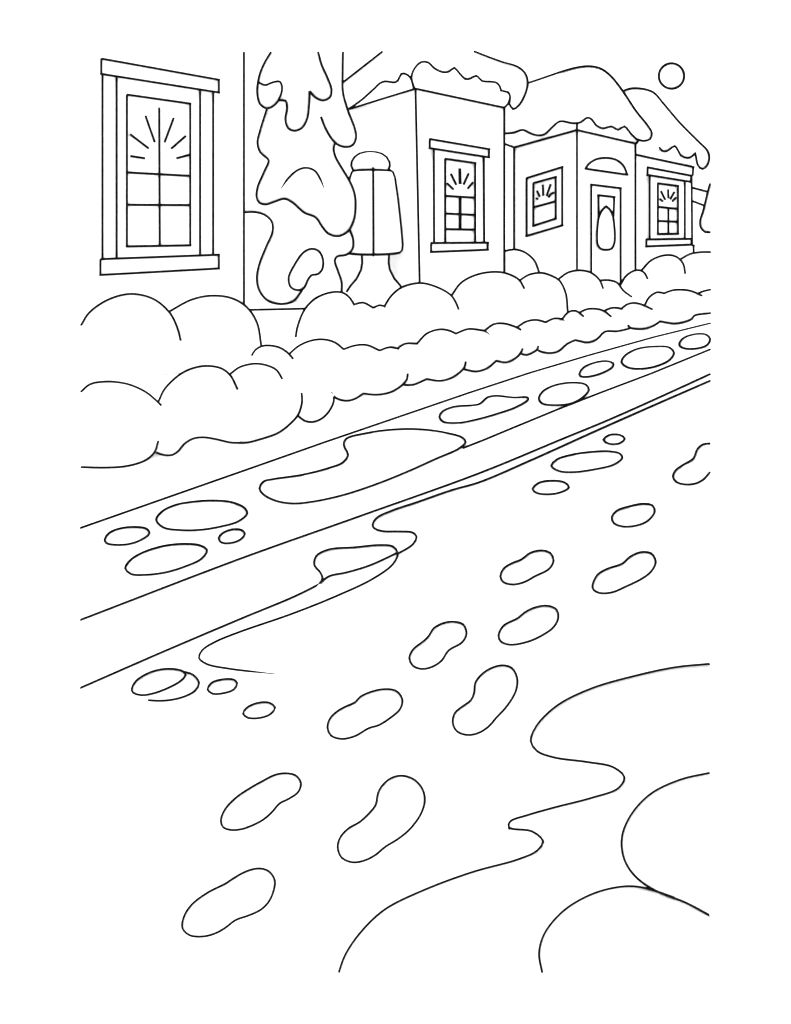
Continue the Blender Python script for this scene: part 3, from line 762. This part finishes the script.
# the hanging branch of snow on the far side
drape('snowy_branch', [
    (1, Z(*T, (413, 43), (412, 120), (413, 190), (432, 260), (455, 320), (461, 355), (450, 383), (430, 391), (400, 386), (375, 365), (350, 325), (332, 280))),
    (0, [(320.8, 116.6), (326, 104), (318, 80), (312, 45), (330, 34), (343, 51.8)])], DT - .12, .08, .25, 12, t)
# lowest bough with its curled lobe
drape('lower_bough', [
    (1, Z(*T, (52, 630), (90, 629), (128, 640), (153, 665), (155, 700), (130, 760), (107, 820), (98, 870), (107, 915), (135, 950), (185, 965), (230, 955), (253, 930), (268, 905))),
    (0, [(303.3, 287.6), (318, 296), (341.6, 296)]),
    (1, Z(*T, (408, 922), (408, 885), (395, 845), (383, 805), (392, 791), (425, 785), (447, 765), (450, 728), (437, 692))),
    (0, [(349.6, 229.3), (345, 210), (310, 195), (262, 198), (238, 204), (240, 212.4), (244.2, 212.4)])], DT + .06, .04, .3, 14, t,
    extra=[(Z(*T, (285, 875), (268, 908), (245, 914), (222, 903), (214, 870), (235, 823), (270, 775), (300, 763), (325, 772), (339, 800), (338, 835), (322, 855), (297, 860), (285, 876)), (0, 0))])
# trunk inside the crown
s = Solid(); n = 14
rings = [(0, .16), (.5, .13), (1.6, .1), (3.2, .05), (3.9, .02)]
bx = at(300, 303.8, DT); bx.y += .27
vs = [Vector((bx.x + r * math.cos(2 * math.pi * k / n), bx.y + r * math.sin(2 * math.pi * k / n), z)) for z, r in rings for k in range(n)]
fs = [(i * n + k, i * n + (k + 1) % n, (i + 1) * n + (k + 1) % n, (i + 1) * n + k) for i in range(len(rings) - 1) for k in range(n)]
s.add(vs, fs, 0, True); s.build('trunk', PLASTER, t)
# raised snow bed the tree stands on
s = Solid(); p = [gpt(u, v, .01) for u, v in ((244.5, 309.7), (250, 309.8), (304, 308.6), (346, 306))]
q = [gpt(u, v, .01) for u, v in ((246, 300), (250, 299), (304, 298.5), (346, 298))]
strip_slab(s, p, q, -.01); s.stroke([gpt(u, v, .014) for u, v in ((249, 309.8), (280, 309.2), (305, 308.6))])
structure(s.build('ground_bed', SNOW))

# a second snowy tree, cut off by the edge of view
tr = smooth(Z(*H4, (683, 370), (660, 455), (625, 600), (598, 690), (605, 750), (640, 785), (683, 788)), False, 2)
d5 = ground_depth(282)
t = thing('snowy_tree', 'snowy tree of which only one drooping edge shows past the farthest eaves', 'tree', (at(730, 282, d5).x, d5, 0))
s = Solid(); poly = tr + dense([(710, 232.3), (745, 236), (758, 215), (745, 185), (735, 160), (722, 158), (713, 172), (710, 183.4)], 4)[1:-1]
s.relief(poly, lambda u, v: d5, .25, .3, 16, 5); s.stroke([at(u, v, d5 - .02) for u, v in tr]); s.build('crown', SNOW, t)
s = Solid(); bx = at(734, 282, d5); bx.y += .02
rings = [(0, .14), (.6, .11), (1.7, .07)]
vs = [Vector((bx.x + r * math.cos(2 * math.pi * k / n), bx.y + r * math.sin(2 * math.pi * k / n), z)) for z, r in rings for k in range(n)]
fs = [(i * n + k, i * n + (k + 1) % n, (i + 1) * n + (k + 1) % n, (i + 1) * n + k) for i in range(len(rings) - 1) for k in range(n)]
s.add(vs, fs, 0, True); s.build('trunk', PLASTER, t)

# ---------------------------------------------------------------- street lantern
DL = 8.85
lx = at(372.5, 250, DL).x
lamp = thing('street_lamp', 'squat drum-shaped street lantern with a domed cap on a flared stem', 'street lamp', (lx, DL, 0))
def zt(v): return EYE + (HY - v) / F * DL
def rad(du): return du / F * DL
def lathe(s, prof, n=40, cx=lx, cy=DL):
    m = len(prof)
    vs = [Vector((cx + r * math.cos(2 * math.pi * k / n), cy + r * math.sin(2 * math.pi * k / n), z)) for r, z in prof for k in range(n)]
    fs = [(i * n + k, i * n + (k + 1) % n, (i + 1) * n + (k + 1) % n, (i + 1) * n + k) for i in range(m - 1) for k in range(n)]
    fs += [tuple(range(n - 1, -1, -1)), tuple((m - 1) * n + k for k in range(n))]
    s.add(vs, fs, 0, True)
def meridian(s, prof, ang, width=STROKE, cx=lx):
    c, q = math.cos(ang), math.sin(ang)
    out = []
    for i, (r, z) in enumerate(prof):
        a_, b_ = prof[max(i - 1, 0)], prof[min(i + 1, len(prof) - 1)]
        dr, dz = b_[0] - a_[0], b_[1] - a_[1]; l = math.hypot(dr, dz)
        r2, z2 = r + .016 * dz / l, z - .016 * dr / l          # just outside the skin
        out.append((cx + r2 * c, DL + r2 * q, z2))
    s.stroke(out, width)
def ring(s, r, z, width=STROKE, n=48):
    s.stroke([(lx + r * math.cos(2 * math.pi * k / n), DL + r * math.sin(2 * math.pi * k / n), z) for k in range(n)], width, True)
prof = [(rad(u), zt(v)) for u, v in ((3, 254.8), (15, 254.4), (25.5, 252.6), (28.6, 249.8), (29.2, 245), (27.8, 228), (24.6, 199), (21.6, 178), (19.8, 173), (16, 170), (2, 169.5))]
s = Solid(); lathe(s, prof)
front = math.atan2(-DL, -lx)
for a in (front + 1.52, front - 1.52, front + .03): meridian(s, prof[2:10] if abs(a - front) > 1 else prof[2:10], a)
ring(s, rad(26.4) + .012, zt(252.2)); ring(s, rad(17.2) + .012, zt(171.2))
s.build('lantern_body', FROST, lamp)
capp = [(rad(u), zt(v)) for u, v in ((14, 171), (17.2, 169.5), (18.6, 166), (18.2, 162.5), (15.5, 158), (11, 154.8), (5.5, 153.2), (.5, 152.9))]
cxp = at(370.6, 165, DL).x; s = Solid(); lathe(s, capp, cx=cxp)
for a in (front + 1.4, front - 1.4): meridian(s, capp + [(rad(-2), zt(152.9))], a, cx=cxp)
s.build('cap', SNOW, lamp)
stem = [(rad(u), zt(v)) for u, v in ((31, 299.2), (28, 292), (24, 286), (18, 279), (13.5, 270), (12.3, 263), (12.5, 257), (12.8, 254))]
cxs = at(375.4, 270, DL).x; s = Solid(); lathe(s, stem, cx=cxs)
for a in (front + 1.52, front - 1.52): meridian(s, stem[1:8], a, cx=cxs)
s.build('stem', PLASTER, lamp)

# ---------------------------------------------------------------- moon
DM = 400.0; mc = at(671.5, 76, DM); mr = 12.7 / F * DM
import bmesh
bm = bmesh.new(); bmesh.ops.create_uvsphere(bm, u_segments=48, v_segments=24, radius=mr)
s = Solid(); bm.verts.ensure_lookup_table()
s.add([v.co.copy() for v in bm.verts], [tuple(v.index for v in f.verts) for f in bm.faces], 0, True); bm.free()
s.v = [(p[0], p[1] * .3, p[2]) for p in s.v]
e1 = Vector((1, 0, 0)); e2 = Vector((0, 0, 1))
b0 = len(s.v)
s.stroke([at(671.5, 76, DM - .35 * mr) + mr * .988 * (math.cos(2 * math.pi * k / 64) * e1 + math.sin(2 * math.pi * k / 64) * e2) for k in range(64)], 2.9, True)
s.v[b0:] = [tuple(Vector(p) - mc) for p in s.v[b0:]]
o = s.build('moon', SNOW); o.location = mc
tag(o, 'round full moon outlined in black above the steep snow roof', 'moon')

# ---------------------------------------------------------------- camera, light, view
cam = bpy.data.cameras.new('camera'); co = bpy.data.objects.new('camera', cam); COL.objects.link(co)
co.location = CAM; co.rotation_euler = (math.radians(90), 0, 0)
cam.sensor_fit = 'HORIZONTAL'; cam.sensor_width = 36; cam.lens = 36 * F / W
# image centre row 512 must look (512-208) px below the horizon
SC.render.resolution_x = W; SC.render.resolution_y = H
cam.shift_x = 0.0; cam.shift_y = -(512 - HY) / H
if True:
    # Blender measures the shift in units of the fitted (horizontal) side
    cam.shift_y = -(512 - HY) / W
cam.clip_start = .05; cam.clip_end = 3000
SC.camera = co

w = bpy.data.worlds.new('World'); SC.world = w; w.use_nodes = True
nt = w.node_tree; bg = nt.nodes['Background']
EL, AZ = 42, 186
sky = nt.nodes.new('ShaderNodeTexSky'); sky.sky_type = 'NISHITA'; sky.sun_disc = False
sky.sun_elevation = math.radians(EL); sky.sun_rotation = math.radians(AZ)
sky.air_density = 1.0; sky.dust_density = 6.0; sky.ozone_density = 1.0
# overcast: an even, bright layer of cloud with faint billows over nearly all of the sky
tc = nt.nodes.new('ShaderNodeTexCoord'); cn = nt.nodes.new('ShaderNodeTexNoise'); cn.inputs['Scale'].default_value = 3; cn.inputs['Detail'].default_value = 5
nt.links.new(tc.outputs['Generated'], cn.inputs['Vector'])
cr = nt.nodes.new('ShaderNodeValToRGB'); cr.color_ramp.elements[0].color = (.95, .95, .95, 1); cr.color_ramp.elements[1].color = (1, 1, 1, 1)
nt.links.new(cn.outputs['Fac'], cr.inputs['Fac'])
cb = nt.nodes.new('ShaderNodeVectorMath'); cb.operation = 'SCALE'; cb.inputs['Scale'].default_value = 8.0
nt.links.new(cr.outputs['Color'], cb.inputs[0])
mx = nt.nodes.new('ShaderNodeMix'); mx.data_type = 'RGBA'; mx.inputs['Factor'].default_value = .93
nt.links.new(sky.outputs['Color'], mx.inputs['A']); nt.links.new(cb.outputs['Vector'], mx.inputs['B'])
nt.links.new(mx.outputs['Result'], bg.inputs['Color'])
bg.inputs['Strength'].default_value = .15
sun = bpy.data.lights.new('sun', 'SUN'); so = bpy.data.objects.new('sun', sun); COL.objects.link(so)
sun.energy = .9; sun.angle = math.radians(25); sun.color = (1, .985, .96)
d = Vector((math.sin(math.radians(AZ)) * math.cos(math.radians(EL)), math.cos(math.radians(AZ)) * math.cos(math.radians(EL)), math.sin(math.radians(EL))))
so.rotation_euler = (-d).to_track_quat('-Z', 'Y').to_euler(); so.location = (0, -5, 12)

SC.view_settings.view_transform = 'Standard'; SC.view_settings.look = 'None'
SC.view_settings.gamma = 1; SC.view_settings.use_curve_mapping = False
SC.view_settings.exposure = 1.0
SC.cycles.max_bounces = 8; SC.cycles.diffuse_bounces = 6
SC.cycles.use_denoising = True
